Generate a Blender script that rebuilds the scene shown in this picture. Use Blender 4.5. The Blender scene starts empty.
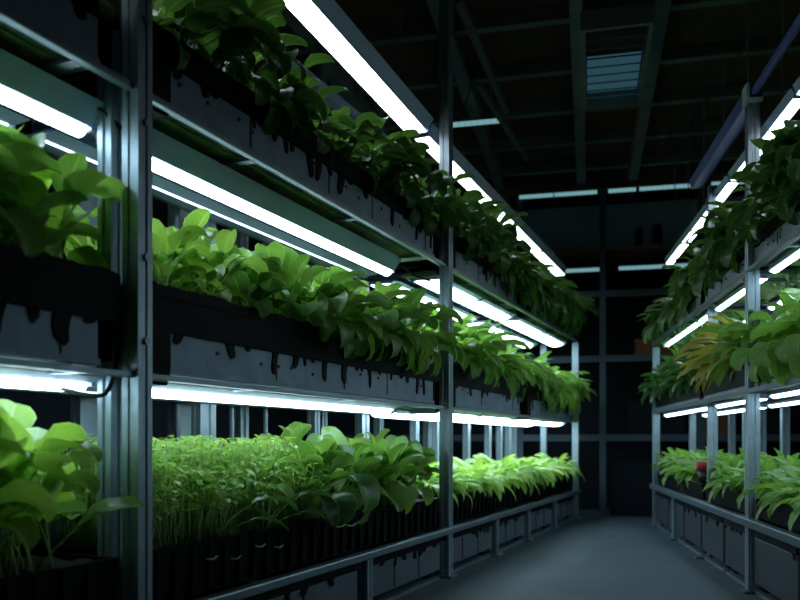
import bpy, math, random
from mathutils import Vector, Matrix
PI = math.pi
R = random.Random(7)
sc = bpy.context.scene
C = sc.collection

# ------------------------------------------------------------------ materials
def mat(name, col, rough=.5, metal=0., spec=.5, bump=0, bscale=30, var=0, vscale=8, col2=None):
    m = bpy.data.materials.new(name); m.use_nodes = True
    nt = m.node_tree; b = nt.nodes['Principled BSDF']
    b.inputs['Base Color'].default_value = (*col, 1)
    b.inputs['Roughness'].default_value = rough
    b.inputs['Metallic'].default_value = metal
    b.inputs['Specular IOR Level'].default_value = spec
    tc = nt.nodes.new('ShaderNodeTexCoord')
    if bump:
        n = nt.nodes.new('ShaderNodeTexNoise'); n.inputs['Scale'].default_value = bscale
        n.inputs['Detail'].default_value = 5
        nt.links.new(tc.outputs['Object'], n.inputs['Vector'])
        bp = nt.nodes.new('ShaderNodeBump'); bp.inputs['Strength'].default_value = bump
        bp.inputs['Distance'].default_value = .01
        nt.links.new(n.outputs['Fac'], bp.inputs['Height'])
        nt.links.new(bp.outputs['Normal'], b.inputs['Normal'])
    if var:
        n2 = nt.nodes.new('ShaderNodeTexNoise'); n2.inputs['Scale'].default_value = vscale
        n2.inputs['Detail'].default_value = 6; n2.inputs['Roughness'].default_value = .65
        nt.links.new(tc.outputs['Object'], n2.inputs['Vector'])
        r = nt.nodes.new('ShaderNodeValToRGB')
        r.color_ramp.elements[0].position = .38; r.color_ramp.elements[1].position = .66
        c2 = col2 or tuple(c * (1 - var) for c in col)
        r.color_ramp.elements[0].color = (*c2, 1); r.color_ramp.elements[1].color = (*col, 1)
        nt.links.new(n2.outputs['Fac'], r.inputs['Fac'])
        nt.links.new(r.outputs['Color'], b.inputs['Base Color'])
    return m

def emit(name, col, strength, bars=0, gap=.35):
    """lamp diffuser; bars = LED segments per metre along its length"""
    m = bpy.data.materials.new(name); m.use_nodes = True
    nt = m.node_tree; nt.nodes.clear()
    o = nt.nodes.new('ShaderNodeOutputMaterial'); e = nt.nodes.new('ShaderNodeEmission')
    e.inputs['Color'].default_value = (*col, 1); e.inputs['Strength'].default_value = strength
    nt.links.new(e.outputs[0], o.inputs['Surface'])
    if bars:
        tc = nt.nodes.new('ShaderNodeTexCoord'); sx = nt.nodes.new('ShaderNodeSeparateXYZ')
        nt.links.new(tc.outputs['Object'], sx.inputs[0])
        mu = nt.nodes.new('ShaderNodeMath'); mu.operation = 'MULTIPLY'; mu.inputs[1].default_value = bars
        nt.links.new(sx.outputs['X'], mu.inputs[0])
        fr = nt.nodes.new('ShaderNodeMath'); fr.operation = 'FRACT'; nt.links.new(mu.outputs[0], fr.inputs[0])
        r = nt.nodes.new('ShaderNodeValToRGB'); r.color_ramp.interpolation = 'LINEAR'
        r.color_ramp.elements[0].position = .0; r.color_ramp.elements[0].color = (gap, gap, gap, 1)
        r.color_ramp.elements[1].position = .10 if bars < 20 else .13; r.color_ramp.elements[1].color = (1, 1, 1, 1)
        nt.links.new(fr.outputs[0], r.inputs['Fac'])
        m2 = nt.nodes.new('ShaderNodeMath'); m2.operation = 'MULTIPLY'; m2.inputs[1].default_value = strength
        nt.links.new(r.outputs['Color'], m2.inputs[0]); nt.links.new(m2.outputs[0], e.inputs['Strength'])
    return m

def leafmat(name, dark, light, vein_rim, trans=.42, rough=.33):
    m = bpy.data.materials.new(name); m.use_nodes = True
    nt = m.node_tree; nt.nodes.clear(); N = nt.nodes.new; L = nt.links.new
    o = N('ShaderNodeOutputMaterial'); pb = N('ShaderNodeBsdfPrincipled'); tr = N('ShaderNodeBsdfTranslucent')
    mx = N('ShaderNodeMixShader'); mx.inputs[0].default_value = trans
    geo = N('ShaderNodeNewGeometry'); oi = N('ShaderNodeObjectInfo')
    add = N('ShaderNodeMath'); add.operation = 'ADD'
    hv = N('ShaderNodeMath'); hv.operation = 'MULTIPLY'; hv.inputs[1].default_value = .4
    hw = N('ShaderNodeMath'); hw.operation = 'MULTIPLY'; hw.inputs[1].default_value = .6
    L(oi.outputs['Random'], hv.inputs[0]); L(geo.outputs['Random Per Island'], hw.inputs[0])
    L(hv.outputs[0], add.inputs[0]); L(hw.outputs[0], add.inputs[1])
    mc = N('ShaderNodeMix'); mc.data_type = 'RGBA'
    mc.inputs['A'].default_value = (*dark, 1); mc.inputs['B'].default_value = (*light, 1)
    L(add.outputs[0], mc.inputs['Factor'])
    # veins from the leaf's own uv: midrib at u=.5 plus slanted side veins, and a painted rim sheen
    uv = N('ShaderNodeUVMap'); sx = N('ShaderNodeSeparateXYZ'); L(uv.outputs[0], sx.inputs[0])
    def M(op, a, b=None):
        n = N('ShaderNodeMath'); n.operation = op
        for i, v in enumerate((a, b)):
            if v is None: continue
            if isinstance(v, (int, float)): n.inputs[i].default_value = v
            else: L(v, n.inputs[i])
        return n.outputs[0]
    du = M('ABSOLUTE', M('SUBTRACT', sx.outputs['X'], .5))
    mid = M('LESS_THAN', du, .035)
    ph = M('FRACT', M('MULTIPLY', M('SUBTRACT', sx.outputs['Y'], M('MULTIPLY', du, .7)), 6.))
    side = M('MULTIPLY', M('LESS_THAN', ph, .1), .45)
    vein_sheen = M('MAXIMUM', M('MAXIMUM', mid, side), M('MULTIPLY', M('GREATER_THAN', du, .465), .7))  # last term paints the shiny edge highlight into the colour as a pale rim
    mv = N('ShaderNodeMix'); mv.data_type = 'RGBA'; mv.inputs['B'].default_value = (*vein_rim, 1)
    L(mc.outputs['Result'], mv.inputs['A']); L(M('MULTIPLY', vein_sheen, .6), mv.inputs['Factor'])
    L(mv.outputs['Result'], pb.inputs['Base Color'])
    tb = N('ShaderNodeMix'); tb.data_type = 'RGBA'; tb.blend_type = 'MULTIPLY'; tb.inputs['Factor'].default_value = 1
    tb.inputs['B'].default_value = (1.15, 1.25, .55, 1)
    L(mv.outputs['Result'], tb.inputs['A']); L(tb.outputs['Result'], tr.inputs['Color'])
    pb.inputs['Roughness'].default_value = rough
    pb.inputs['Specular IOR Level'].default_value = .55
    bp = N('ShaderNodeBump'); bp.inputs['Strength'].default_value = .35; bp.inputs['Distance'].default_value = .004
    nz = N('ShaderNodeTexNoise'); nz.inputs['Scale'].default_value = 45
    tc = N('ShaderNodeTexCoord'); L(tc.outputs['Object'], nz.inputs['Vector'])
    L(M('ADD', nz.outputs['Fac'], M('MULTIPLY', vein_sheen, -.6)), bp.inputs['Height'])
    L(bp.outputs['Normal'], pb.inputs['Normal'])
    L(pb.outputs[0], mx.inputs[1]); L(tr.outputs[0], mx.inputs[2]); L(mx.outputs[0], o.inputs['Surface'])
    return m

M_alu = mat('aluminium', (.33, .42, .47), .42, .55, bump=.06, bscale=60, var=.25, vscale=5)
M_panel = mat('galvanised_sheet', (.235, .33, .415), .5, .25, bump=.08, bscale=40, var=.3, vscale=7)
M_rail = mat('rail_steel', (.24, .315, .36), .35, .6, var=.2, vscale=6)
M_black = mat('black_liner', (.003, .0035, .0045), .6, spec=.10, bump=.25, bscale=35)
M_soil = mat('soil', (.025, .017, .012), .9, bump=.9, bscale=90, var=.5, vscale=60)
M_under = mat('green_undertray', (.38, .52, .16), .6, var=.5, vscale=7)
M_hood = mat('hood_metal', (.40, .50, .74), .45, .2, var=.15, vscale=4)
M_cable = mat('black_cable', (.01, .01, .012), .5)
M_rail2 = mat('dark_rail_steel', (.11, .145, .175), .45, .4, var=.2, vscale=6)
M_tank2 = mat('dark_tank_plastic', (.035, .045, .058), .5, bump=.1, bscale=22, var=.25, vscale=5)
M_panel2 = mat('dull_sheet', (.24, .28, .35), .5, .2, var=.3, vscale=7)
M_blue = mat('blue_plastic', (.14, .16, .58), .35)
M_blue2 = mat('deep_blue_plastic', (.01, .03, .35), .4)
M_white = mat('white_plastic', (.75, .8, .85), .4)
M_hose = mat('clear_hose', (.30, .40, .48), .25)
M_floor = mat('concrete_floor', (.062, .096, .116), .65, bump=.12, bscale=18, var=.28, vscale=2.2)
M_wall = mat('dark_wall', (.022, .030, .038), .9, spec=.15, bump=.2, bscale=12, var=.3, vscale=2)
M_ceil = mat('ceiling_board', (.11, .06, .035), .85, bump=.2, bscale=10, var=.4, vscale=3)
M_beam = mat('beam_paint', (.17, .20, .21), .6, var=.3, vscale=5)
M_wood = mat('old_plank', (.22, .10, .05), .7, bump=.3, bscale=14, var=.4, vscale=5)
M_tank = mat('tank_plastic', (.10, .13, .155), .5, bump=.1, bscale=22, var=.25, vscale=5)
M_card = mat('cardboard', (.13, .05, .015), .8, var=.3, vscale=6)
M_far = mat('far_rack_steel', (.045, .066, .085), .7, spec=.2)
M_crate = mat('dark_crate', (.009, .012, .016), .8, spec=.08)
M_red = mat('red_plastic', (.45, .03, .02), .4)
M_grey = mat('back_panel', (.26, .32, .38), .6, var=.3, vscale=3)
LEDC = (.62, .85, 1.0)
E_main = emit('led_diffuser', LEDC, 13.5, 13, .0)
E_dim = emit('led_dim_diffuser', LEDC, 4, 26, .5)
E_top = emit('led_panel', LEDC, 9, 9, .0)
E_top.node_tree.nodes['Emission'].inputs['Color'].default_value = (.82, .91, 1, 1)
E_far = emit('teal_tube', (.40, .85, .92), .42, 22, .45)
E_vent = emit('vent_slat_glow', (.2, .6, .8), .10)

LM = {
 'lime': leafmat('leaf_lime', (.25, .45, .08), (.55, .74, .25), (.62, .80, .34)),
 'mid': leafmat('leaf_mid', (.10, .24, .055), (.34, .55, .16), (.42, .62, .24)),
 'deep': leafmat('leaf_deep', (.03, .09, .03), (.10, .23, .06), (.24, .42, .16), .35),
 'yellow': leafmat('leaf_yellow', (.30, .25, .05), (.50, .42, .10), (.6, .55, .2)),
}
M_stem = mat('pale_stem', (.40, .58, .20), .45)
M_stem2 = mat('mid_stem', (.22, .38, .10), .5)

# ------------------------------------------------------------------ mesh builder
class MB:
    def __init__(s): s.v = []; s.f = []; s.uv = []; s.smooth = False
    def add(s, vs, fs, uvs=None):
        k = len(s.v); s.v += [tuple(v) for v in vs]
        for i, f in enumerate(fs):
            s.f.append(tuple(j + k for j in f))
            s.uv.append(uvs[i] if uvs else [(0, 0)] * len(f))
    def box(s, x0, x1, y0, y1, z0, z1):
        vs = [(x, y, z) for z in (z0, z1) for y in (y0, y1) for x in (x0, x1)]
        s.add(vs, [(0, 2, 3, 1), (4, 5, 7, 6), (0, 1, 5, 4), (2, 6, 7, 3), (0, 4, 6, 2), (1, 3, 7, 5)])
        return s
    def prism(s, poly, a, b, axis='z'):
        """poly 2-D counter-clockwise; extruded from a to b. axis x: poly=(y,z); y: (x,z); z: (x,y)"""
        n = len(poly)
        def P(p, h):
            return {'x': (h, p[0], p[1]), 'y': (p[0], h, p[1]), 'z': (p[0], p[1], h)}[axis]
        vs = [P(p, a) for p in poly] + [P(p, b) for p in poly]
        fs = [tuple(range(n - 1, -1, -1)), tuple(range(n, 2 * n))]
        fs += [(i, (i + 1) % n, (i + 1) % n + n, i + n) for i in range(n)]
        if axis == 'y': fs = [tuple(reversed(f)) for f in fs]
        s.add(vs, fs); return s
    def tube(s, pts, r, n=6, r2=None):
        pts = [Vector(p) for p in pts]; m = len(pts); vs = []
        for i, p in enumerate(pts):
            t = (pts[min(i + 1, m - 1)] - pts[max(i - 1, 0)]).normalized()
            a = t.cross(Vector((0, 0, 1)))
            if a.length < .05: a = t.cross(Vector((0, 1, 0)))
            a.normalize(); b = t.cross(a)
            rr = r if r2 is None else r + (r2 - r) * i / (m - 1)
            vs += [p + a * (rr * math.cos(2 * PI * k / n)) + b * (rr * math.sin(2 * PI * k / n)) for k in range(n)]
        fs = [(i * n + k, i * n + (k + 1) % n, (i + 1) * n + (k + 1) % n, (i + 1) * n + k) for i in range(m - 1) for k in range(n)]
        fs += [tuple(range(n - 1, -1, -1)), tuple((m - 1) * n + k for k in range(n))]
        s.add(vs, fs); return s
    def beam(s, p, q, w, h):
        p, q = Vector(p), Vector(q); t = (q - p).normalized()
        a = t.cross(Vector((0, 0, 1)))
        if a.length < .05: a = Vector((1, 0, 0))
        a.normalize(); b = a.cross(t)
        vs = [e + a * (i * w / 2) + b * (j * h / 2) for e in (p, q) for i, j in ((-1, -1), (1, -1), (1, 1), (-1, 1))]
        s.add(vs, [(3, 2, 1, 0), (4, 5, 6, 7), (0, 1, 5, 4), (1, 2, 6, 5), (2, 3, 7, 6), (3, 0, 4, 7)]); return s
    def mesh(s, name, m, smooth=False):
        me = bpy.data.meshes.new(name); me.from_pydata(s.v, [], s.f)
        uvl = me.uv_layers.new(name='UVMap'); flat = []
        for u in s.uv:
            for a in u: flat += [a[0], a[1]]
        uvl.data.foreach_set('uv', flat)
        if smooth: me.polygons.foreach_set('use_smooth', [True] * len(me.polygons))
        me.materials.append(m); me.update(); return me
    def build(s, name, m, parent=None, smooth=False, bevel=0):
        o = bpy.data.objects.new(name, s.mesh(name, m, smooth)); C.objects.link(o)
        if parent: o.parent = parent
        if bevel:
            b = o.modifiers.new('bevel', 'BEVEL'); b.width = bevel; b.segments = 2; b.limit_method = 'ANGLE'
        return o

def tag(o, label=None, cat=None, group=None, kind=None):
    if label: o['label'] = label
    if cat: o['category'] = cat
    if group: o['group'] = group
    if kind: o['kind'] = kind
    return o
def empty(name, loc, rz=0):
    o = bpy.data.objects.new(name, None); C.objects.link(o); o.location = loc; o.rotation_euler = (0, 0, rz)
    o.empty_display_size = .05; return o
def structure(o): o['kind'] = 'structure'; return o

# ------------------------------------------------------------------ frames
class Frame:
    """rack frame: s metres along the rack front, t metres back into the rack"""
    def __init__(f, origin, u, sign, name):
        f.o = Vector(origin); f.u = Vector(u).normalized(); f.sign = sign; f.name = name
        lx = f.u * sign; f.rz = math.atan2(lx.y, lx.x); f.lx = lx; f.ly = Vector((-lx.y, lx.x))
    def loc(f, s, t, z): p = f.o + f.u * s + f.ly * t; return (p.x, p.y, z)
LF = Frame((-.6625, 2.0), (.4375, 1), 1, 'left')
RF = Frame((1.601, 3.66), (.1625, 1), -1, 'right')
def sL(d): return (d - 2.0) * 1.0915
def sR(d): return (d - 3.66) * 1.0131
ra = math.atan(.235)                       # the room is turned against the camera by 13 degrees
EX = Vector((math.cos(ra), -math.sin(ra))); EY = Vector((math.sin(ra), math.cos(ra)))
def room(a, b, z=0): p = EX * a + EY * b; return (p.x, p.y, z)
def roomobj(o): o.rotation_euler = (0, 0, -ra); return o

# ------------------------------------------------------------------ the setting
CEIL = 3.16
A0, A1, B0, B1 = -3.2, 3.3, -1.6, 8.3
roomobj(structure(MB().box(A0, A1, B0, B1, -.1, 0).build('floor', M_floor)))
roomobj(structure(MB().box(A0, A1, B0, B1, CEIL, CEIL + .1).build('ceiling', M_ceil)))
roomobj(structure(MB().box(A0 - .1, A0, B0, B1, 0, CEIL).build('wall_left', M_wall)))
roomobj(structure(MB().box(A1, A1 + .1, B0, B1, 0, CEIL).build('wall_right', M_wall)))
roomobj(structure(MB().box(A0 - .1, A1 + .1, B1, B1 + .1, 0, CEIL).build('wall_back', M_wall)))
roomobj(structure(MB().box(A0 - .1, A1 + .1, B0 - .1, B0, 0, CEIL).build('wall_front', M_wall)))
# ceiling joists (long ones away from the camera, short ones across)
n = 0
for a in (-2.4, -1.6, -.8, -.06, .394, 1.7, 2.5):
    n += 1; roomobj(structure(MB().box(a - .04, a + .04, B0, B1, CEIL - .12, CEIL).build('trim_%d' % n, M_beam)))
for b in (2.6, 3.3, 4.0, 4.65, 5.3, 5.95, 6.6, 7.25):
    n += 1; roomobj(structure(MB().box(A0, A1, b - .03, b + .03, CEIL - .075, CEIL - .001).build('trim_%d' % n, M_beam)))

# ------------------------------------------------------------------ racks
def post_poly(w, d, g=.004):
    """extruded aluminium profile with a groove in each wide face"""
    x0, x1, y0, y1 = -w / 2, w / 2, 0, d; c = w * .16
    return [(x0, y0), (-c, y0), (-c + .003, y0 + g), (c - .003, y0 + g), (c, y0), (x1, y0),
            (x1, y1 * .36), (x1 - g, y1 * .42), (x1 - g, y1 * .58), (x1, y1 * .64),
            (x1, y1), (c, y1), (c - .003, y1 - g), (-c + .003, y1 - g), (-c, y1), (x0, y1),
            (x0, y1 * .64), (x0 + g, y1 * .58), (x0 + g, y1 * .42), (x0, y1 * .36)]
def shift(poly, dx, dy): return [(x + dx, y + dy) for x, y in poly]

def make_rack(F, fronts, backs, s0, s1, W, rails, top, label, M_rail=M_rail):
    """fronts/backs: (s, width, z0, z1)"""
    root = empty('grow_rack', F.loc(0, 0, 0), F.rz)
    tag(root, label, 'rack')
    sg = F.sign
    for (s, w, z0, z1, *tt) in fronts:
        tp = tt[0] if tt else -.01
        p = MB().prism(shift(post_poly(w, .052), sg * s, tp), z0, z1).build('post', M_alu, root)
        if w > .05 and s < .1 and sg > 0:
            for z in (.28, .95, 1.16, 1.50, 1.76):
                MB().prism([(sg * s + .010 * math.cos(k * PI / 3), z + .010 * math.sin(k * PI / 3)) for k in range(6)], -.018, -.002, 'y').build('bolt', M_rail, p)
        if z0 < .01: MB().box(sg * s - .05, sg * s + .05, -.03, .06, 0, .012).build('foot_plate', M_rail, root)
    for (s, w, t) in backs:
        MB().prism(shift(post_poly(w, .045, .006), sg * s, t), 0.001, top).build('post', M_alu, root)
    for (z0, z1, ta, tb, r) in rails:
        a, b = sorted((sg * s0, sg * s1))
        o = MB().box(a, b, ta, tb, z0, z1).build('rail', M_rail, root, bevel=r)
    for (z0, z1, ta, tb, r) in rails:
        if ta > .2: continue
        k = s0 + .3
        while k < s1 - .05:
            MB().box(sg * k - .015, sg * k + .015, tb, W + .02, z0, z1 - .004).build('crossbar', M_rail, root); k += .72
    return root

WL = .50
# left rack posts
fr = [(.026, .052, 0, CEIL - .13), (sL(4.06) + .03, .062, 0, CEIL - .13), (sL(5.55), .05, 0, .226), (sL(7.12), .03, 0, 1.57),
      (-1.9, .068, 0, CEIL - .13), (sL(3.22), .05, 0, .226), (sL(4.85), .05, 0, .226), (sL(6.3), .05, 0, .226)]
bk = [(sL(d), w, WL + .06) for d, w in ((1.75, .05), (2.55, .04), (2.95, .10), (3.75, .05), (4.25, .09), (4.95, .05), (5.3, .05), (5.9, .05), (6.4, .05), (6.95, .05))]
bk += [(.025, .05, .078), (sL(7.12), .045, .28), (sL(7.12), .045, WL + .06), (sL(6.7), .045, WL + .06)]
rails_L = [(.226, .258, -.030, .010, .006), (.856, .872, .004, .03, .003), (1.578, 1.596, .004, .03, .003),
           (.226, .250, .52, .55, .003), (.842, .866, .52, .55, .003), (1.566, 1.59, .52, .55, .003), (2.16, 2.19, .55, .58, .003)]
make_rack(LF, fr, bk, -1.9, sL(7.14), WL, rails_L, 2.46, 'tall three-tier aluminium growing rack along the left side of the aisle')
frR = [(.02, .055, 0, 2.24), (sR(4.74), .04, 0, 2.20, .045), (sR(5.6), .045, 0, .30), (sR(6.49), .035, 0, 1.45), (-1.5, .055, 0, 2.24)]
bkR = [(sR(d), w, WL + .06) for d, w in ((2.7, .05), (3.1, .09), (3.45, .045), (3.8, .05), (4.2, .045), (4.6, .06), (5.1, .045), (5.6, .05), (6.0, .045), (6.42, .045))]
bkR += [(sR(6.51), .045, .28)]
rails_R = [(.305, .345, -.03, .010, .006), (.912, .935, -.012, .02, .003), (1.468, 1.485, -.012, .02, .003),
           (.30, .33, .52, .55, .003), (.905, .93, .52, .55, .003), (1.46, 1.48, .52, .55, .003)]
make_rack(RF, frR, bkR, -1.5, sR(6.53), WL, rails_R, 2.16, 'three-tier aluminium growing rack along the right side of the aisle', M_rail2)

# ------------------------------------------------------------------ troughs
def drip(mb, x, ztop, length, w, y, th=.005):
    """black tongue of liner hanging down over the metal face"""
    pts = []; n = 7
    for i in range(n + 1):
        v = i / n; ww = w * (1 - .35 * v) * (1 if v < .75 else math.sqrt(max(0, 1 - ((v - .75) / .25) ** 2)) + .02)
        pts.append((ww / 2, ztop - length * v, x + .15 * w * math.sin(v * 4 + x * 40)))
    poly = [(c - h, z) for h, z, c in pts] + [(c + h, z) for h, z, c in reversed(pts)]
    mb.prism(poly, y - th, y, 'y')

def make_trough(F, s0, s1, z0, hm, hr, seed, label, group, W=WL, drips=1., cap=True, t0=.034, name='growing_trough', face=None):
    r = random.Random(seed); Ln = s1 - s0
    root = empty(name, F.loc((s0 + s1) / 2, t0, z0), F.rz); tag(root, label, 'trough', group)
    x0, x1 = -Ln / 2, Ln / 2; e = .012
    xa = x0 + (.10 if cap and F.sign > 0 else .0); xb = x1 - (.06 if cap else 0)
    # metal channel: outer face with a flange at its foot
    b = MB()
    b.prism([(0, .012), (.004, 0), (W, 0), (W, hm), (W - .006, hm), (W - .006, .012), (.006, .012), (.006, hm), (0, hm)], xa, xb, 'x')
    b.box(xa, xb, -.008, .0, .004, .018)
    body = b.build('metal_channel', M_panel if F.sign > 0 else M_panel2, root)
    # bolt holes and seams
    k = xa + .05
    while k < xb - .03:
        if r.random() < .6:
            zc = hm * r.uniform(.45, .8); rr = .006
            MB().prism([(k + rr * math.cos(j * PI / 4), zc + rr * math.sin(j * PI / 4)) for j in range(8)], -.004, .002, 'y').build('rivet', M_cable, body)
        k += r.uniform(.07, .2)
    k = xa + r.uniform(.3, .6)
    while k < xb - .1:
        MB().box(k, k + .004, -.003, .001, .02, hm - .002).build('seam', M_cable, body); k += r.uniform(.35, .7)
    # liner
    l = MB()
    l.box(x0, x1, -.012, .012, hm - .012, hr); l.box(x0, x1, W - .012, W + .004, hm - .012, hr)
    l.box(x0, x0 + .016, .012, W - .012, .016, hr); l.box(x1 - .016, x1, .012, W - .012, .016, hr)
    # wavy lip of soft film along the top edge
    nseg = int(Ln / .03); top = []
    for i in range(nseg + 1):
        x = x0 + Ln * i / nseg; top.append((x, hr - .004 + r.uniform(0, .012)))
    l.prism([(x0, hr - .03)] + [(x1, hr - .03)] + list(reversed(top)), -.016, .010, 'y')
    if xa > x0 + .01: l.prism([(-.010, -.012), (.0, -.03), (.06, -.03), (.07, .02), (.07, hm), (-.012, hm), (-.014, .03)], x0, xa - .002, 'x')
    x = xa + .04
    while x < xb - .03:
        if r.random() < .85:
            drip(l, x, hm + .004, min(hm - .02, r.choice((.018, .03, .045, .06, .09)) * drips * (hm / .125)), r.uniform(.012, .055), -.0005)
        x += r.uniform(.035, .12)
    l.build('liner', M_black, root)
    # soil
    g = MB(); nx, ny = max(8, int(Ln / .03)), 14; zs = hr - .022
    vs = [(x0 + .017 + (Ln - .034) * i / nx, .0125 + (W - .026) * j / ny, zs + r.uniform(-.006, .008)) for j in range(ny + 1) for i in range(nx + 1)]
    fs = [(j * (nx + 1) + i, j * (nx + 1) + i + 1, (j + 1) * (nx + 1) + i + 1, (j + 1) * (nx + 1) + i) for j in range(ny) for i in range(nx)]
    g.add(vs, fs); g.build('soil', M_soil, root, smooth=True)
    # underside tray
    MB().box(xa + .02, xb - .02, .05, .30, -.006, -.001).build('undertray', M_under, root)
    return root

bayname = ['nearest', 'second', 'third', 'farthest']
BL = [(-1.75, -.03), (.062, 2.20), (2.34, sL(5.5)), (sL(5.6), sL(7.06))]
TZ = {'middle': (.877, .125, .235), 'top': (1.60, .13, .19)}
for i, (a, b) in enumerate(BL):
    for tier in ('middle', 'top'):
        z0, hm, hr = TZ[tier]
        make_trough(LF, a, b, z0, hm, hr, 10 + i * 3 + len(tier), 'grey metal trough with black liner on the %s tier, left rack, %s bay' % (tier, bayname[i]), 'troughs on the left rack')
    # black bottom tray sits on the low rail
    r = random.Random(50 + i); root = empty('black_tray', LF.loc((a + b) / 2, .036, .259), LF.rz)
    tag(root, 'deep black tray on the low rail of the left rack, %s bay' % bayname[i], 'tray', 'bottom trays on the left rack')
    Ln = b - a; m = MB(); H = .15
    m.prism([(0, 0), (.46, 0), (.475, H), (.463, H), (.45, .02), (.012, .02), (.004, H), (-.012, H)], -Ln / 2, Ln / 2, 'x')
    for sx in (-1, 1): m.box(sx * (Ln / 2 - .006) - .006, sx * (Ln / 2 - .006) + .006, .0, .46, .01, H)
    k = -Ln / 2 + .05
    while k < Ln / 2 - .04:
        m.prism([(k - .012, .012), (k + .012, .012), (k + .009, H - .01), (k - .009, H - .01)], -.016, -.001, 'y'); k += .075
    m.build('tray_body', M_black, root)
    g = MB(); nx = int(Ln / .03); ny = 14
    vs = [(-Ln / 2 + .014 + (Ln - .028) * q / nx, .004 + .456 * j / ny, H - .012 + r.uniform(-.006, .008)) for j in range(ny + 1) for q in range(nx + 1)]
    g.add(vs, [(j * (nx + 1) + q, j * (nx + 1) + q + 1, (j + 1) * (nx + 1) + q + 1, (j + 1) * (nx + 1) + q) for j in range(ny) for q in range(nx)])
    g.build('soil', M_soil, root, smooth=True)

BR = [(-1.45, -.02), (.06, sR(4.70)), (sR(4.78), sR(6.46))]
bayR = ['nearest', 'second', 'farthest']
TZR = {'middle': (.937, .035, .10), 'top': (1.488, .10, .13)}
for i, (a, b) in enumerate(BR):
    for tier in ('middle', 'top'):
        z0, hm, hr = TZR[tier]
        make_trough(RF, a, b, z0, hm, hr, 90 + i * 3 + len(tier), 'slim grey trough with black liner on the %s tier, right rack, %s bay' % (tier, bayR[i]), 'troughs on the right rack', drips=.6, t0=.022)
    r = random.Random(70 + i); root = empty('black_tray', RF.loc((a + b) / 2, .03, .346), RF.rz)
    tag(root, 'shallow black tray on the low rail of the right rack, %s bay' % bayR[i], 'tray', 'bottom trays on the right rack')
    Ln = b - a; m = MB(); H = .09
    m.prism([(0, 0), (.46, 0), (.475, H), (.463, H), (.45, .02), (.012, .02), (.004, H), (-.012, H)], -Ln / 2, Ln / 2, 'x')
    for sx in (-1, 1): m.box(sx * (Ln / 2 - .006) - .006, sx * (Ln / 2 - .006) + .006, .0, .46, .01, H)
    m.build('tray_body', M_black, root)
    g = MB(); nx = int(Ln / .03); ny = 14
    vs = [(-Ln / 2 + .014 + (Ln - .028) * q / nx, .004 + .456 * j / ny, H - .012 + r.uniform(-.006, .008)) for j in range(ny + 1) for q in range(nx + 1)]
    g.add(vs, [(j * (nx + 1) + q, j * (nx + 1) + q + 1, (j + 1) * (nx + 1) + q + 1, (j + 1) * (nx + 1) + q) for j in range(ny) for q in range(nx)])
    g.build('soil', M_soil, root, smooth=True)

# ------------------------------------------------------------------ reservoir tanks under the low rails
def make_tank(F, s0, s1, z1, label, group, seed, t0=.0):
    r = random.Random(seed); Ln = s1 - s0; w = .42; z0 = .05
    root = empty('reservoir_tank', F.loc((s0 + s1) / 2, t0 + .012, 0), F.rz); tag(root, label, 'tank', group)
    m = MB(); m.box(-Ln / 2, Ln / 2, .0, w, z0, z1 - .035)
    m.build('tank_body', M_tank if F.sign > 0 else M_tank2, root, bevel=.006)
    for q in range(1, 3 if F.sign > 0 else 1):
        k = -Ln / 2 + Ln * q / 3; MB().box(k - .003, k + .003, -.003, .001, z0 + .01, z1 - .045).build('panel_seam', M_cable, root)
    m = MB().box(-Ln / 2 - .004, Ln / 2 + .004, -.008, w + .008, z1 - .034, z1 - .006)
    x = -Ln / 2 + .04
    while x < Ln / 2 - .03:
        if r.random() < .6: drip(m, x, z1 - .034, r.uniform(.012, .04), r.uniform(.015, .05), -.004, .004)
        x += r.uniform(.05, .14)
    m.build('lid', M_black, root)
    MB().box(-Ln / 2, Ln / 2, .004, w - .01, 0.001, .018).build('base_strip', M_rail, root)
    for sx in (-1, 1): MB().box(sx * (Ln / 2 - .06) - .03, sx * (Ln / 2 - .06) + .03, .03, w - .03, .018, .05).build('foot', M_black, root)
ordn = ['first', 'second', 'third', 'fourth', 'fifth', 'sixth', 'seventh', 'eighth', 'ninth', 'tenth', 'eleventh', 'twelfth', 'thirteenth', 'fourteenth', 'fifteenth', 'sixteenth']
cuts = [-1.75, -.03, sL(3.19), sL(4.03), sL(4.83), sL(5.52), sL(6.27), sL(7.05)]
for i in range(len(cuts) - 1):
    make_tank(LF, cuts[i] + .035, cuts[i + 1] - .035, .222, 'grey reservoir tank under the left rack, %s from the near end' % ordn[i], 'reservoir tanks under the left rack', 200 + i)
cuts = [-1.4, -.65, .02, sR(4.2), sR(4.76), sR(5.3), sR(5.9), sR(6.46)]
for i in range(len(cuts) - 1):
    make_tank(RF, cuts[i] + .02, cuts[i + 1] - .02, .296, 'dark grey reservoir tank under the right rack, %s from the near end' % ordn[i], 'reservoir tanks under the right rack', 230 + i)

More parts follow.
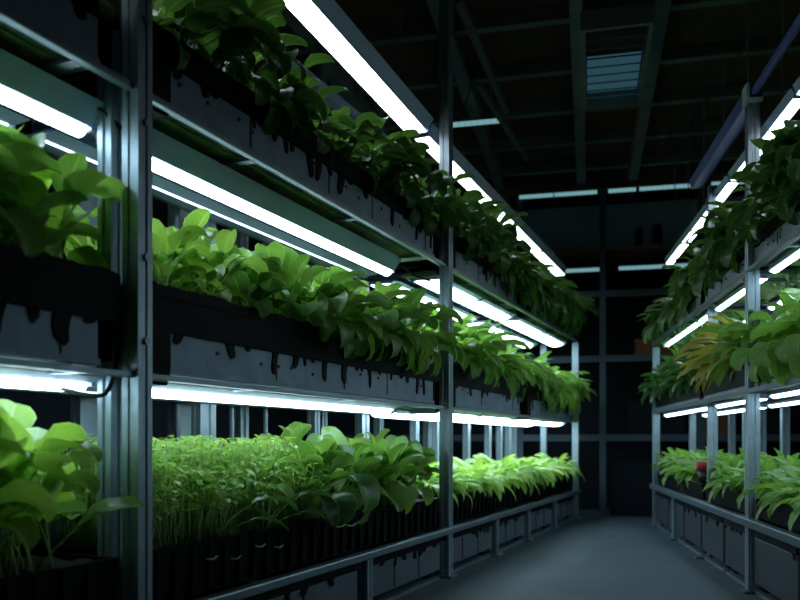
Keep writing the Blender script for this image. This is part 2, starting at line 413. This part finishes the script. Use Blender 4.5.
# ------------------------------------------------------------------ lights
def make_light(F, s0, s1, t, zb, w, label, group, hood=.0, em=None, hang=0, flare=1.0, dep=.032, hh=.040, hw2=0):
    """zb = underside height"""
    Ln = s1 - s0; root = empty('grow_light', F.loc((s0 + s1) / 2, t, zb), F.rz); tag(root, label, 'grow light', group)
    x0, x1 = -Ln / 2, Ln / 2; hw = w / 2
    if hood:
        MB().prism([(-hw - .004, .012), (-hw - .004, .006), (hw + .004, .006), (hw + .004, .012), (hw * flare * 1.9, hood), (-hw * flare * 1.9, hood)], x0, x1, 'x').build('housing', M_hood, root)
        MB().box(x0 + .01, x1 - .01, -hw, hw, -.004, .006).build('diffuser', em or E_top, root)
        ht = hood
    else:
        MB().prism([(-hw * 1.25, .014), (hw * 1.25, .014), (max(hw2, hw * 1.7), hh - .006), (max(hw2, hw * 1.7) - .01, hh), (-max(hw2, hw * 1.7) + .01, hh), (-max(hw2, hw * 1.7), hh - .006)], x0, x1, 'x').build('housing', M_hood, root)
        poly = [(hw * math.cos(a), .0138 + dep * math.sin(a)) for a in [PI + PI * k / 10 for k in range(11)]]
        MB().prism(poly, x0 + .012, x1 - .012, 'x').build('diffuser', em or E_main, root, smooth=False)
        ht = hh
    for sx, xx in ((-1, x0), (1, x1)):
        MB().box(xx - .006, xx + .006, -hw * 1.3, hw * 1.3, -.004 if hood else .006, max(.022, ht * .6)).build('end_cap', M_hood, root)
    if hang:
        for xx in (x0 + .25, x1 - .25):
            MB().tube([(xx, 0, ht), (xx, 0, ht + hang)], .004, 6).build('hanger', M_rail, root)
    return root, ht
def cable(pts, r, label, m=M_cable, name='power_cable', n=6, cat='cable', group=None):
    # smooth catmull-rom
    P = [Vector(p) for p in pts]; out = []
    for i in range(len(P) - 1):
        a, b, c, d = P[max(i - 1, 0)], P[i], P[i + 1], P[min(i + 2, len(P) - 1)]
        for k in range(8):
            t = k / 8; out.append(.5 * ((2 * b) + (c - a) * t + (2 * a - 5 * b + 4 * c - d) * t * t + (3 * b - a - 3 * c + d) * t ** 3))
    out.append(P[-1]); o0 = out[0].copy()
    o = MB().tube([p - o0 for p in out], r, n).build(name, m, None, True); o.location = o0
    return tag(o, label, cat, group)

for i, (a, b) in enumerate(BL):
    bn = bayname[i]
    for tier, zb, hh in (('middle', 1.488, .075), ('bottom', .832, .034)):
        rows = [(.17, 'aisle-side'), (.43, 'rear')]
        for t, rn in rows:
            wide = .050 if i < 2 else .12
            z_ = zb + (.05 if tier == 'middle' and (t > .2 or i > 1) else 0); h_ = max(.02, hh - (z_ - zb))
            A_, B_ = a + (.02 if i else 0), (0.0 if i == 0 else b - (.30 if i == 1 and t < .2 else .02))
            for qa, qb, qn in ([(A_, B_, '')] if i < 2 else [(A_, (A_ + B_) / 2 - .02, ', near half'), ((A_ + B_) / 2 + .02, B_, ', far half')]):
              make_light(LF, qa, qb, t, z_, wide if t < .2 or i > 1 else .014, 'white LED tube over the %s tier, %s line, left rack, %s bay%s' % (tier, rn, bn, qn), 'tubes under the left rack tiers', hh=h_, dep=(.024 if t < .2 or i > 1 else .004), hw2=.075, em=None if t < .2 or i > 1 else E_dim)
for (sa, sb, za, zc, hg, wh) in ((-1.75, 2.22, 2.52, 2.268, .56, 'nearer bar'), (2.26, sL(7.1), 2.266, 2.175, .80, 'farther bar')):
    rt, _ = make_light(LF, sa, sb, .15, (za + zc) / 2, .095 if sa < 0 else .07, 'wide lit LED bar under grey hood above the top tier of left rack, ' + wh, 'overhead bars of the left rack', hood=.06, hang=hg)
    rt.rotation_euler = (0, math.atan((za - zc) / (sb - sa)), LF.rz)
for i, (a, b) in enumerate(BR):
    for tier, zb in (('middle', 1.43), ('bottom', .868)):
        for t, rn in ((.09, 'aisle-side'), (.38, 'rear')):
            make_light(RF, a + .03, b - .03, t, zb + .018, .034, 'LED tube over the %s tier, %s line, right rack, %s bay' % (tier, rn, bayR[i]), 'tubes under the right rack tiers', dep=.014, hh=.03)
cr = [-1.45, -.35, .75, 1.80, 2.85]
for i in range(4):
    make_light(RF, cr[i] + .012, cr[i + 1] - .012, .115, 2.118, .045, 'lit LED bar above the top tier of the right rack, %s from the near end' % ordn[i], 'overhead bars of the right rack', hood=.04, hang=.86)

# conduit behind the left top tier
o = MB().box(-1.6, sL(6.9), -.03, .03, 0, .05).build('conduit', M_hood); o.location = LF.loc(0, .60, 2.462); o.rotation_euler = (0, 0, LF.rz)
tag(o, 'grey square conduit on the rear posts above the top tier of the left rack', 'conduit')
# blue beam on right rack post tops
root = empty('blue_channel', RF.loc(.02, .016, 2.242), RF.rz)
tag(root, 'violet-blue plastic channel lying along the post tops of the right rack', 'channel')
MB().prism([(-.03, .0), (.03, 0), (.045, .05), (.0, .075), (-.045, .05)], -1.25, -.04, 'x').build('channel_body', M_blue, root)
MB().prism([(-.012, .03), (.012, .03), (.016, .052), (.0, .062), (-.016, .052)], .04, 1.3, 'x').build('thin_arm', M_blue, root)
MB().prism([(-.036, .001), (.036, .001), (.036, .018), (-.022, .018), (-.022, .085), (-.036, .085)], -.04, .04, 'x').build('end_bracket', M_white, root)
MB().box(-.036, .036, -.018, .034, .0185, .080).build('blue_clip', M_blue2, root)

# cables and hoses
cable([LF.loc(-.10, .28, 1.56), LF.loc(-.05, .2, 1.575), LF.loc(-.02, .12, 1.55), LF.loc(.03, .07, 1.50)], .006, 'short black power cable at the end of the near LED tube by the thick post')
cable([LF.loc(-.10, .2, .84), LF.loc(-.06, .08, .81), LF.loc(-.03, .055, .83), LF.loc(.0, .05, .93)], .006, 'black cable looping from the low tube up to the thick near post')
cable([LF.loc(2.16, .28, 1.56), LF.loc(2.22, .24, 1.60), LF.loc(2.28, .2, 1.56), LF.loc(2.33, .12, 1.53)], .006, 'black cable looped between two tubes at the second full-height post')
for k, (s, t) in enumerate(((.98, .66), (1.20, .68), (1.62, .67), (2.05, .66), (1.38, .69))):
    cable([LF.loc(s, t, 2.4), LF.loc(s + .02, t + .02, 1.9), LF.loc(s - .015, t, 1.4), LF.loc(s + .015, t + .015, .9), LF.loc(s, t, .3)], .011,
          'pale irrigation hose hanging behind the left rack, %s from the near post' % ordn[k], M_hose, 'irrigation_hose', 8, 'hose', 'hoses hanging behind the left rack')
cable([(1.75, 2.9, 3.02), (1.80, 3.8, 2.86), (1.90, 4.8, 2.80), (2.02, 6.2, 3.0)], .006, 'thin dark cable strung under the ceiling above the right rack')

# ------------------------------------------------------------------ background profiles behind the left rack
for k, (s, t, w) in enumerate(((.75, .86, .16), (1.30, .84, .22), (1.75, .88, .07), (.2, .86, .06), (2.6, .9, .06), (3.4, .9, .06), (4.3, .9, .06))):
    o = MB().prism(post_poly(w, .05, .01), 0.001, CEIL - .125).build('wall_profile', M_alu); o.location = LF.loc(s, t, 0); o.rotation_euler = (0, 0, LF.rz)
    tag(o, 'dim blue-grey upright profile standing behind the left rack, %s from the near end' % ['second', 'third', 'fourth', 'first', 'fifth', 'sixth', 'seventh'][k], 'upright', 'uprights behind the left rack')

# ------------------------------------------------------------------ far cross rack and tubes
BK = 7.52
root = empty('storage_rack', room(0, BK)); roomobj(root)
tag(root, 'dark steel storage rack across the far end of the aisle', 'rack')
for a in (-2.9, -1.9, -.9, .15, 1.0 - .93, ):
    pass
ups = [-2.6, -1.45, -.62, .13, .98, 1.85, 2.75]
for a in ups:
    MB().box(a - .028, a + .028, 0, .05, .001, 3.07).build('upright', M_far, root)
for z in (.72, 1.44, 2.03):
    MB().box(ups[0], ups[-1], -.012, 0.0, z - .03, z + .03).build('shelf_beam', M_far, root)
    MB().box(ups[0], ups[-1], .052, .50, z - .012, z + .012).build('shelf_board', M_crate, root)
MB().box(ups[0], ups[-1], .052, .50, 2.44, 2.475).build('plank_shelf', M_wood, root)
MB().box(ups[0], ups[-1], .45, .49, 2.5, 2.97).build('back_panel', M_grey, root)
MB().box(ups[0], ups[-1], -.01, -.001, 2.985, 3.06).build('header_board', M_wood, root)
for zz, nm in ((2.955, 'upper'), (2.25, 'lower')):
    segs = [(-.62, .08), (.18, .42), (.45, .93), (1.06, 1.63), (1.66, 2.1)] if nm == 'upper' else [(.63 - .36, .93), (1.03, 1.8), (-.5, .1)]
    for k, (a, b) in enumerate(segs):
        rt = empty('tube_light', room((a + b) / 2, BK - .03, zz)); roomobj(rt)
        tag(rt, 'dim teal tube light on the far rack, %s row, %s from the left' % (nm, ordn[sorted(segs).index((a, b))]), 'tube light', 'teal tube lights on the far rack')
        w = b - a
        MB().prism([(-.012, -.014), (.012, -.014), (.012, .014), (-.012, .014)], -w / 2, w / 2, 'x').build('tube', E_far, rt)
        MB().box(-w / 2, w / 2, -.010, .010, .015, .028).build('housing', M_beam, rt)
rt = empty('tube_light', (.50, 5.62, 2.925)); roomobj(rt); tag(rt, 'dim teal tube light hung under the ceiling just right of the second full-height post', 'tube light', 'teal tube lights at the far end')
MB().box(-.2, .2, -.012, .012, -.013, .013).build('tube', E_far, rt); MB().box(-.2, .2, -.01, .01, .014, .03).build('housing', M_beam, rt)
for xx in (-.14, .14): MB().tube([(xx, 0, .03), (xx, 0, .23)], .004).build('hanger', M_rail, rt)
# boxes and jars on the far rack
def far_item(kind, a, z, w, h, m, label, cat):
    rt = empty(kind, room(a, BK + .2, z)); roomobj(rt); tag(rt, label, cat)
    if 'box' in kind or 'crate' in kind:
        MB().box(-w / 2, w / 2, -.12, .14, 0, h).build('box_body', m, rt, bevel=.005)
        MB().box(-w / 2 - .006, w / 2 + .006, -.126, .146, h, h + .02).build('lid', m, rt)
    else:
        MB().prism([(w / 2 * math.cos(k * PI / 8), w / 2 * math.sin(k * PI / 8)) for k in range(16)], 0, h).build('jar_body', m, rt, smooth=False)
        MB().prism([(w / 2.6 * math.cos(k * PI / 8), w / 2.6 * math.sin(k * PI / 8)) for k in range(16)], h, h + .03).build('lid', M_cable, rt)
P2 = 2.476
far_item('storage_jar', .46, P2, .07, .16, M_crate, 'dark jar on the plank shelf of the far rack, left of two close together', 'jar')
far_item('storage_jar', .62, P2, .09, .18, M_crate, 'dark wide jar on the plank shelf of the far rack, right of two close together', 'jar')
far_item('storage_jar', 1.12, P2, .09, .15, M_crate, 'dark jar on the far plank shelf right of the central upright', 'jar')
far_item('cardboard_box', 1.25, 1.452, .36, .16, M_card, 'dim orange-brown box on the middle shelf of the far rack right of the central upright', 'box')
far_item('cardboard_box', .62, 1.452, .4, .15, M_card, 'dim orange-brown box on the middle shelf of the far rack left of the central upright', 'box')
far_item('cardboard_box', 1.15, .732, .22, .34, M_card, 'tall dim brown box on the low shelf of the far rack', 'box')
far_item('storage_crate', 1.5, .732, .34, .26, M_crate, 'dark crate on the low shelf of the far rack beside the brown box', 'crate')
far_item('storage_crate', .6, .732, .5, .3, M_crate, 'wide dark crate on the low shelf of the far rack left of the central upright', 'crate')
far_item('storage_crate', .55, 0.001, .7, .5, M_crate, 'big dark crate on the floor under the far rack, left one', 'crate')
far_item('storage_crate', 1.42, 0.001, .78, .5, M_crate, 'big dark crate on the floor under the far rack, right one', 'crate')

# ------------------------------------------------------------------ ceiling louvre unit and braces
def ray(x, y, d): return ((x - 400) / 800 * d, d, .7 + (440 - y) / 800 * d)
cx = ray(617, 50, 4.6)
rt = empty('ceiling_vent', (cx[0] - .03, 4.55, 2.80)); roomobj(rt); tag(rt, 'slatted metal ventilation unit glinting cold blue under the ceiling', 'vent')
m = MB(); 
for sx in (-1, 1): m.box(sx * .17 - .012, sx * .17 + .012, -.5, .5, .0, .10)
for sy in (-1, 1): m.box(-.158, .158, sy * .49 - .01, sy * .49 + .01, 0, .10)
m.build('frame', M_beam, rt)
for k in range(9):
    y = -.43 + k * .105
    MB().prism([(y - .03, .012), (y - .028, .008), (y + .03, .040), (y + .028, .044)], -.157, .157, 'x').build('slat', M_rail, rt)
MB().box(-.15, .15, .0, .47, .085, .095).build('glow_panel', E_vent, rt)  # emissive panel stands in for the cold blue light on the slats
for sx in (-1, 1):
    for sy in (-1, 1): MB().tube([(sx * .17, sy * .45, .1), (sx * .17, sy * .45, .239)], .005).build('hanger', M_rail, rt)
def strut(p, q, w, label, nm='roof_brace'):
    p = Vector(p); q = Vector(q)
    o = MB().beam((0, 0, 0), q - p, w, w).build(nm, M_beam); o.location = p; tag(o, label, 'brace', 'roof braces')
strut(ray(458, 0, 4.2), ray(507, 112, 5.7), .035, 'long diagonal steel brace under the ceiling right of the second full-height post')
strut(ray(478, 84, 5.0), ray(527, 160, 6.3), .03, 'lower diagonal steel brace crossing behind the long one')
cable([ray(478, 45, 4.9), ray(474, 70, 5.0), ray(468, 95, 5.05), ray(460, 118, 5.1)], .004, 'thin dangling wire between the braces and the second full-height post')
# lattice girder top left
root = empty('lattice_girder', LF.loc(-1.2, 1.05, 2.50), LF.rz); tag(root, 'small steel lattice girder high behind the near end of the left rack', 'girder')
for z in (0, .22): MB().tube([(0, 0, z), (3.2, 0, z)], .012).build('chord', M_beam, root)
m = MB()
for k in range(16): m.tube([(k * .2, 0, 0 if k % 2 else .22), (k * .2 + .2, 0, .22 if k % 2 else 0)], .007)
m.build('lacing', M_beam, root)
for xx in (.5, 2.6): MB().tube([(xx, 0, .22), (xx, 0, CEIL - 2.5 - .121)], .006).build('hanger', M_beam, root)
# red knob on right rack bottom rail
rt = empty('red_pot', RF.loc(sR(5.03), .085, .426)); tag(rt, 'small dark pot with a dull red rim among the right rack bottom plants', 'pot')
def lathe(prof, n=16):
    m = MB(); vs = [(r * math.cos(2 * PI * k / n), r * math.sin(2 * PI * k / n), z) for r, z in prof for k in range(n)]
    m.add(vs, [(i * n + k, i * n + (k + 1) % n, (i + 1) * n + (k + 1) % n, (i + 1) * n + k) for i in range(len(prof) - 1) for k in range(n)]); return m
lathe([(.0, 0), (.03, 0), (.042, .085), (.036, .085), (.028, .01), (0, .01)]).build('pot_body', M_cable, rt, True)
lathe([(.036, .085), (.048, .085), (.05, .135), (.044, .140), (.036, .10)]).build('rim', M_red, rt, True)

# ------------------------------------------------------------------ plants
def leaf(fo, st, r, p0, az, stem_len, el0, L, W, bend, cup, shape=.62, twist=0, nv=8, nu=4, stem_r=.0022, wave=.0):
    """petiole from p0, then a blade; el0 elevation of petiole, bend = total drop of elevation over the blade"""
    p = Vector(p0); e = el0; ca, sa = math.cos(az), math.sin(az)
    H = Vector((ca, sa, 0)); side = Vector((-sa, ca, 0))
    pts = [p.copy()]; n = 4
    for i in range(n):
        d = H * math.cos(e) + Vector((0, 0, 1)) * math.sin(e)
        p = p + d * (stem_len / n); pts.append(p.copy()); e -= .12 * bend
    if st is not None: st.tube(pts, stem_r, 5, stem_r * .75)
    vs = []; uv = []
    for i in range(nv + 1):
        v = .5 - .5 * math.cos(PI * i / nv)
        d = H * math.cos(e) + Vector((0, 0, 1)) * math.sin(e)
        up = -H * math.sin(e) + Vector((0, 0, 1)) * math.cos(e)
        w = W * .5 * max(.05, math.sin(PI * min(1, v ** (shape + .1) * .98 + .015)) ** (.56 if W > .05 else .8))
        tw = twist * v; sd = side * math.cos(tw) + up * math.sin(tw); up2 = up * math.cos(tw) - side * math.sin(tw)
        for j in range(nu + 1):
            u = j / nu * 2 - 1
            q = p + sd * (u * w * (1 - .25 * abs(cup) * u * u)) + up2 * (cup * w * abs(u) ** 1.6 + wave * w * math.sin(v * 13 + u * 3) * abs(u))
            vs.append(q); uv.append((j / nu, v))
        dv = .5 * (math.cos(PI * i / nv) - math.cos(PI * min(nv, i + 1) / nv))
        p = p + d * (L * dv); e -= bend * dv
    fs = []; us = []
    for i in range(nv):
        for j in range(nu):
            a = i * (nu + 1) + j; f = (a, a + 1, a + nu + 2, a + nu + 1); fs.append(f); us.append([uv[k] for k in f])
    fo.add(vs, fs, us)

def plant_meshes(kind, seed):
    r = random.Random(seed); fo = MB(); st = MB(); N = r.uniform
    if kind == 'broad':          # upright spoon-leaved greens
        col, sm = 'mid', M_stem
        for k in range(22):
            az = k * 2.4 + N(-.3, .3); ring = (k + .5) / 22
            h = .20 - .10 * ring + N(-.03, .03)
            leaf(fo, st, r, (N(-.05, .05), N(-.05, .05), -.005), az, h, 1.55 - .6 * ring + N(-.1, .1), N(.095, .14), N(.085, .125), N(.3, 1.9), N(.2, .75), .72, N(-.5, .5), wave=.08)
    elif kind == 'lime':         # paler, taller, cupped
        col, sm = 'lime', M_stem
        for k in range(24):
            az = k * 2.4 + N(-.3, .3); ring = (k + .5) / 24
            h = .23 - .12 * ring + N(-.03, .03)
            leaf(fo, st, r, (N(-.06, .06), N(-.06, .06), -.005), az, h, 1.55 - .5 * ring + N(-.1, .1), N(.075, .115), N(.07, .105), N(.3, 2.0), N(.2, .7), .72, N(-.6, .6), wave=.1)
    elif kind == 'spill':        # leans over the trough edge on the aisle side
        col, sm = 'mid', M_stem2
        for k in range(30):
            front = k % 2 == 0
            az = (-PI / 2 + N(-.9, .9)) if front else N(0, 2 * PI)
            h = N(.10, .19) if front else N(.14, .24)
            leaf(fo, st, r, (N(-.06, .06), N(-.05, .05), -.005), az, h, N(.5, 1.2) if front else N(1.0, 1.5), N(.085, .13), N(.075, .11), N(1.0, 2.4) if front else N(.6, 1.6), N(.15, .6), .72, N(-.5, .5), wave=.08)
    elif kind == 'deep':         # tall dark pointed-round leaves, top tiers
        col, sm = 'deep', M_stem2
        for k in range(30):
            front = k % 3 == 0
            az = (-PI / 2 + N(-1, 1)) if front else N(0, 2 * PI)
            leaf(fo, st, r, (N(-.07, .07), N(-.06, .06), -.005), az, N(.06, .22), N(.7, 1.5), N(.08, .13), N(.06, .10), N(.8, 2.4), N(.1, .5), .66, N(-.6, .6), wave=.08)
    elif kind == 'strap':        # many narrow arching leaves
        col, sm = 'mid', M_stem2
        for k in range(60):
            az = N(0, 2 * PI)
            leaf(fo, None, r, (N(-.05, .05), N(-.05, .05), -.005), az, N(.04, .10), N(.75, 1.5), N(.11, .18), N(.032, .055), N(.8, 2.2), N(.1, .5), .8, N(-.7, .7), 7, 2)
        st = None
    elif kind == 'fan':          # upright fan of long blades
        col, sm = 'mid', M_stem2
        for k in range(46):
            az = N(0, 2 * PI)
            leaf(fo, None, r, (N(-.04, .04), N(-.04, .04), -.005), az, N(.05, .12), N(.9, 1.55), N(.12, .19), N(.035, .06), N(.5, 1.9), N(.1, .5), .8, N(-.6, .6), 7, 2)
        st = None
    elif kind == 'fringe':       # hanging narrow leaves spilling over the edge
        col, sm = 'deep', M_stem2
        for k in range(80):
            az = N(0, 2 * PI) if k % 2 else -PI / 2 + N(-.9, .9)
            leaf(fo, None, r, (N(-.06, .06), N(-.05, .05), -.005), az, N(.02, .09), N(.4, 1.4), N(.10, .18), N(.03, .055), N(.9, 2.4), N(.1, .5), .8, N(-.7, .7), 7, 2)
        st = None
    return fo.mesh(kind + '_foliage', LM[col], True), (st.mesh(kind + '_stems', sm, True) if st and st.v else None)

LIB = {k: [plant_meshes(k, 100 * i + q) for q in range(4)] for i, k in enumerate(('broad', 'lime', 'spill', 'deep', 'strap', 'fringe', 'fan'))}
protos = {}
def proto(kind, q, col=None):
    key = (kind, q, col)
    if key not in protos:
        fm, sm = LIB[kind][q]
        if col: fm = fm.copy(); fm.materials[0] = LM[col]
        f = bpy.data.objects.new('foliage', fm); s = bpy.data.objects.new('stems', sm) if sm else None
        protos[key] = (f, s)
    return protos[key]
NAMES = {'broad': ('leafy_green', 'spoon-leaved green'), 'lime': ('leafy_green', 'pale lime-green leafy plant'), 'spill': ('leafy_green', 'overhanging leafy green'),
         'deep': ('leafy_green', 'dark-leaved green'), 'strap': ('leafy_green', 'narrow-leaved bushy green'), 'fan': ('leafy_green', 'upright fan-leaved green'), 'fringe': ('leafy_green', 'trailing narrow-leaved green')}
counts = {}
def plant(F, s, t, z, kind, where, group, scale=1., col=None, rot=None, desc=None):
    q = R.randrange(4); f, st = proto(kind, q, col)
    nm, dn = NAMES[kind]
    root = empty(nm, F.loc(s, t, z), F.rz + (R.uniform(-.35, .35) if rot is None else rot)); root.scale = (scale,) * 3
    tag(root, (desc or dn) + ' ' + where, 'leafy plant', group)
    for src in (f, st):
        if src:
            o = src.copy(); C.objects.link(o); o.parent = root
    return root

# left rack
L_soil = {'bottom': .259 + .138, 'middle': .877 + .213, 'top': 1.60 + .168}
def fill(F, a, b, z, rows, step, pick, tier, rackname, bn, scale=(.9, 1.1)):
    group = 'plants on the %s tier of the %s, %s bay' % (tier, rackname, bn)
    for t, rn in rows:
        k = 0; n = max(1, round((b - a) / step)); st = (b - a) / n
        for k in range(n):
            s = a + (k + .5) * st + R.uniform(-.015, .015)
            if F is RF and tier == 'bottom' and t < .2 and abs(s - sR(5.03)) < .11: continue
            kind, col = pick(s, t)
            plant(F, s, t + R.uniform(-.015, .015), z, kind, '%s along the %s row, %s tier of %s, %s bay' % (ordn[k], rn, tier, rackname, bn), group, R.uniform(*(scale(s) if callable(scale) else scale)), col)
rows3 = [(.13, 'front'), (.28, 'centre'), (.42, 'back')]
rows2 = [(.15, 'front'), (.36, 'back')]
def pm0(s, t): return ('broad' if t < .2 else 'lime', None)
def pm1(s, t):
    if s < .55: return ('lime', None)
    if t < .2: return ('broad' if s < 1.0 else 'spill', None)
    return (R.choice(('lime', 'broad')), None)
fill(LF, -.95, -.08, L_soil['middle'], rows3, .19, pm0, 'middle', 'left rack', 'nearest', (1.02, 1.2))
fill(LF, -.95, -.17, L_soil['bottom'], rows3, .19, lambda s, t: (R.choice(('broad', 'lime')), None), 'bottom', 'left rack', 'nearest', (1.25, 1.4))
fill(LF, -.95, -.08, L_soil['top'], rows2, .21, lambda s, t: ('deep', None), 'top', 'left rack', 'nearest')
fill(LF, .16, 2.15, L_soil['middle'], rows3, .2, pm1, 'middle', 'left rack', 'second', lambda s: (.80 + .14 * s, .92 + .16 * s))
fill(LF, .14, 2.15, L_soil['top'], rows2, .2, lambda s, t: ('deep', None), 'top', 'left rack', 'second', lambda s: (1.15, 1.3) if s < .7 else (.9, 1.0) if s < 1.4 else (1.1, 1.35))
fill(LF, 1.02, 2.15, L_soil['bottom'], rows3, .19, lambda s, t: ('broad' if t < .2 else 'lime', None), 'bottom', 'left rack', 'second', (1.0, 1.15))
for i in (2, 3):
    a, b = BL[i]; a += .06; b -= .04
    fill(LF, a, b, L_soil['middle'], rows2, .2, lambda s, t: (R.choice(('strap', 'spill', 'fan')) if s < 3.4 else R.choice(('fringe', 'strap')), 'mid'), 'middle', 'left rack', bayname[i], lambda s: (1.05, 1.2) if s < 3 else (1.4, 1.6))
    fill(LF, a, b, L_soil['top'], rows2, .2, lambda s, t: ('deep' if s < 3.2 else 'fringe', None), 'top', 'left rack', bayname[i], lambda s: (1.2, 1.4) if s < 3.5 else (1.45, 1.7))
    fill(LF, a, b, L_soil['bottom'], rows2, .2, lambda s, t: ('strap', 'lime' if t > .2 or R.random() < .4 else None), 'bottom', 'left rack', bayname[i], (.95, 1.15))
# right rack
R_soil = {'bottom': .346 + .078, 'middle': .937 + .078, 'top': 1.488 + .108}
for i in range(3):
    a, b = BR[i]; a += .06 if i else .5; b -= .05
    fill(RF, a, b, R_soil['middle'], rows3 if i else rows2, .2, lambda s, t: ('spill' if s < .0 else 'fan', 'yellow' if (.35 < s < .95 and t < .2) else ('mid' if s < .35 else 'deep')), 'middle', 'right rack', bayR[i], lambda s: (1.0, 1.2) if s < .2 else (1.35, 1.6))
    fill(RF, a, b, R_soil['top'], rows2, .17, lambda s, t: ('fringe' if s > 1.4 or t > .2 else 'deep', None), 'top', 'right rack', bayR[i], (1.1, 1.35))
    fill(RF, a, b, R_soil['bottom'], rows2, .2, lambda s, t: ('fan' if R.random() < .6 else 'strap', 'mid'), 'bottom', 'right rack', bayR[i], (.9, 1.1))
for k, (x, y) in enumerate(((.22, .36), (.42, .42), (.60, .33), (.80, .42), (.35, .24), (.92, .3))):
    plant(LF, x, y, L_soil['bottom'], 'lime', 'rising out of the seedling bed, %s of six' % ordn[k], 'broad-leaved plants in the seedling bed', .92)

# the sprout bed: a carpet of seedlings nobody could count
r = random.Random(5); fo = MB(); ss = MB()
for k in range(1500):
    x = r.uniform(.08, .96); y = r.uniform(.05, .48); h = r.uniform(.13, .31) * (.75 if y < .12 else 1)
    az = r.uniform(0, 2 * PI); lx, ly = r.gauss(0, .02), r.gauss(-.008, .02)
    p0 = Vector((x, y, 0)); p1 = Vector((x + lx * .4, y + ly * .4, h * .55)); p2 = Vector((x + lx, y + ly, h))
    ss.tube([p0, p1, p2], .0015, 3)
    for a in (0, PI):
        leaf(fo, None, r, p2, az + a, .004, r.uniform(.0, .8), r.uniform(.022, .045), r.uniform(.016, .028), r.uniform(.3, 1.2), .3, .8, 0, 3, 2)
o = fo.build('seedling_bed', LM['lime'], None, True); o.location = LF.loc(0, 0, L_soil['bottom']); o.rotation_euler = (0, 0, LF.rz)
ss.build('stems', M_stem, o, True)
tag(o, 'dense bed of fine pale seedlings in the bottom tray just right of the thick near post', 'seedlings', kind='stuff')
# single large dark leaves reaching out of the seedling bed
def big_leaf(s, t, z, az, stem, el, L, W, bend, label, col='deep', cup=.3):
    root = empty('spinach_plant', LF.loc(s, t, z), LF.rz); tag(root, label, 'leafy plant')
    rr = random.Random(int(s * 100)); f = MB(); g = MB()
    for k, (da, ds, db) in enumerate(((0, 1, 1), (.5, .8, 1.1), (-.5, .7, .9))):
        leaf(f, g, rr, (0, 0, 0), az + da, stem * ds, el - .1 * k, L * (1 - .12 * k), W, bend * db, cup, .72, 0, 10, 6, .003, .06)
    f.build('foliage', LM[col], root, True); g.build('stems', M_stem2, root, True)
zb = L_soil['bottom']
big_leaf(.40, .05, zb, -PI / 2 + 1.1, .17, .95, .17, .07, 1.3, 'dark smooth-leaved sprig leaning over the seedlings left of centre in the bottom tray')
big_leaf(.66, .05, zb, -PI / 2 + 1.2, .19, .9, .17, .075, 1.4, 'dark sprig with drooping leaf tips at the right of the seedling bed')
big_leaf(.98, .04, zb, -PI / 2 - .1, .22, 1.4, .19, .15, 2.6, 'large dark upright leaf folded forward where the seedlings end')
big_leaf(.66, .16, zb, -PI / 2 + .6, .27, 1.4, .12, .10, 2.0, 'round-leaved sprig standing above the middle of the seedling bed', 'mid')

for k, (sx, dz, l) in enumerate(((.30, -.035, .035), (.42, -.05, .03), (.55, -.03, .035), (.66, -.045, .03), (1.08, -.02, .05), (1.17, -.025, .055), (1.27, -.02, .05))):
    p = LF.loc(sx, .012, zb + dz)
    o = cable([p, LF.loc(sx + l * .4, .0, zb + dz - .003), LF.loc(sx + l, .0, zb + dz + .002), LF.loc(sx + l * 1.2, .004, zb + dz + .001)], .0028, 'pale root curl on the left rack bottom tray edge, %s from the near post' % ordn[k], M_stem, 'root_curl', 5, 'root', 'root curls on the bottom tray edge')

# ------------------------------------------------------------------ world, camera
w = bpy.data.worlds.new('world'); sc.world = w; w.use_nodes = True
w.node_tree.nodes['Background'].inputs['Color'].default_value = (.35, .6, .8, 1)
w.node_tree.nodes['Background'].inputs['Strength'].default_value = .01
cam = bpy.data.cameras.new('camera'); co = bpy.data.objects.new('camera', cam); C.objects.link(co)
co.location = (0, 0, .7); co.rotation_euler = (PI / 2, 0, 0)
cam.sensor_width = 36; cam.lens = 36; cam.shift_y = .175; cam.clip_start = .05
cam.dof.use_dof = True; cam.dof.focus_distance = 3.0; cam.dof.aperture_fstop = 2.4
sc.camera = co
vs = sc.view_settings; vs.view_transform = 'Standard'; vs.look = 'None'; vs.gamma = 1; vs.exposure = 0; vs.use_curve_mapping = False
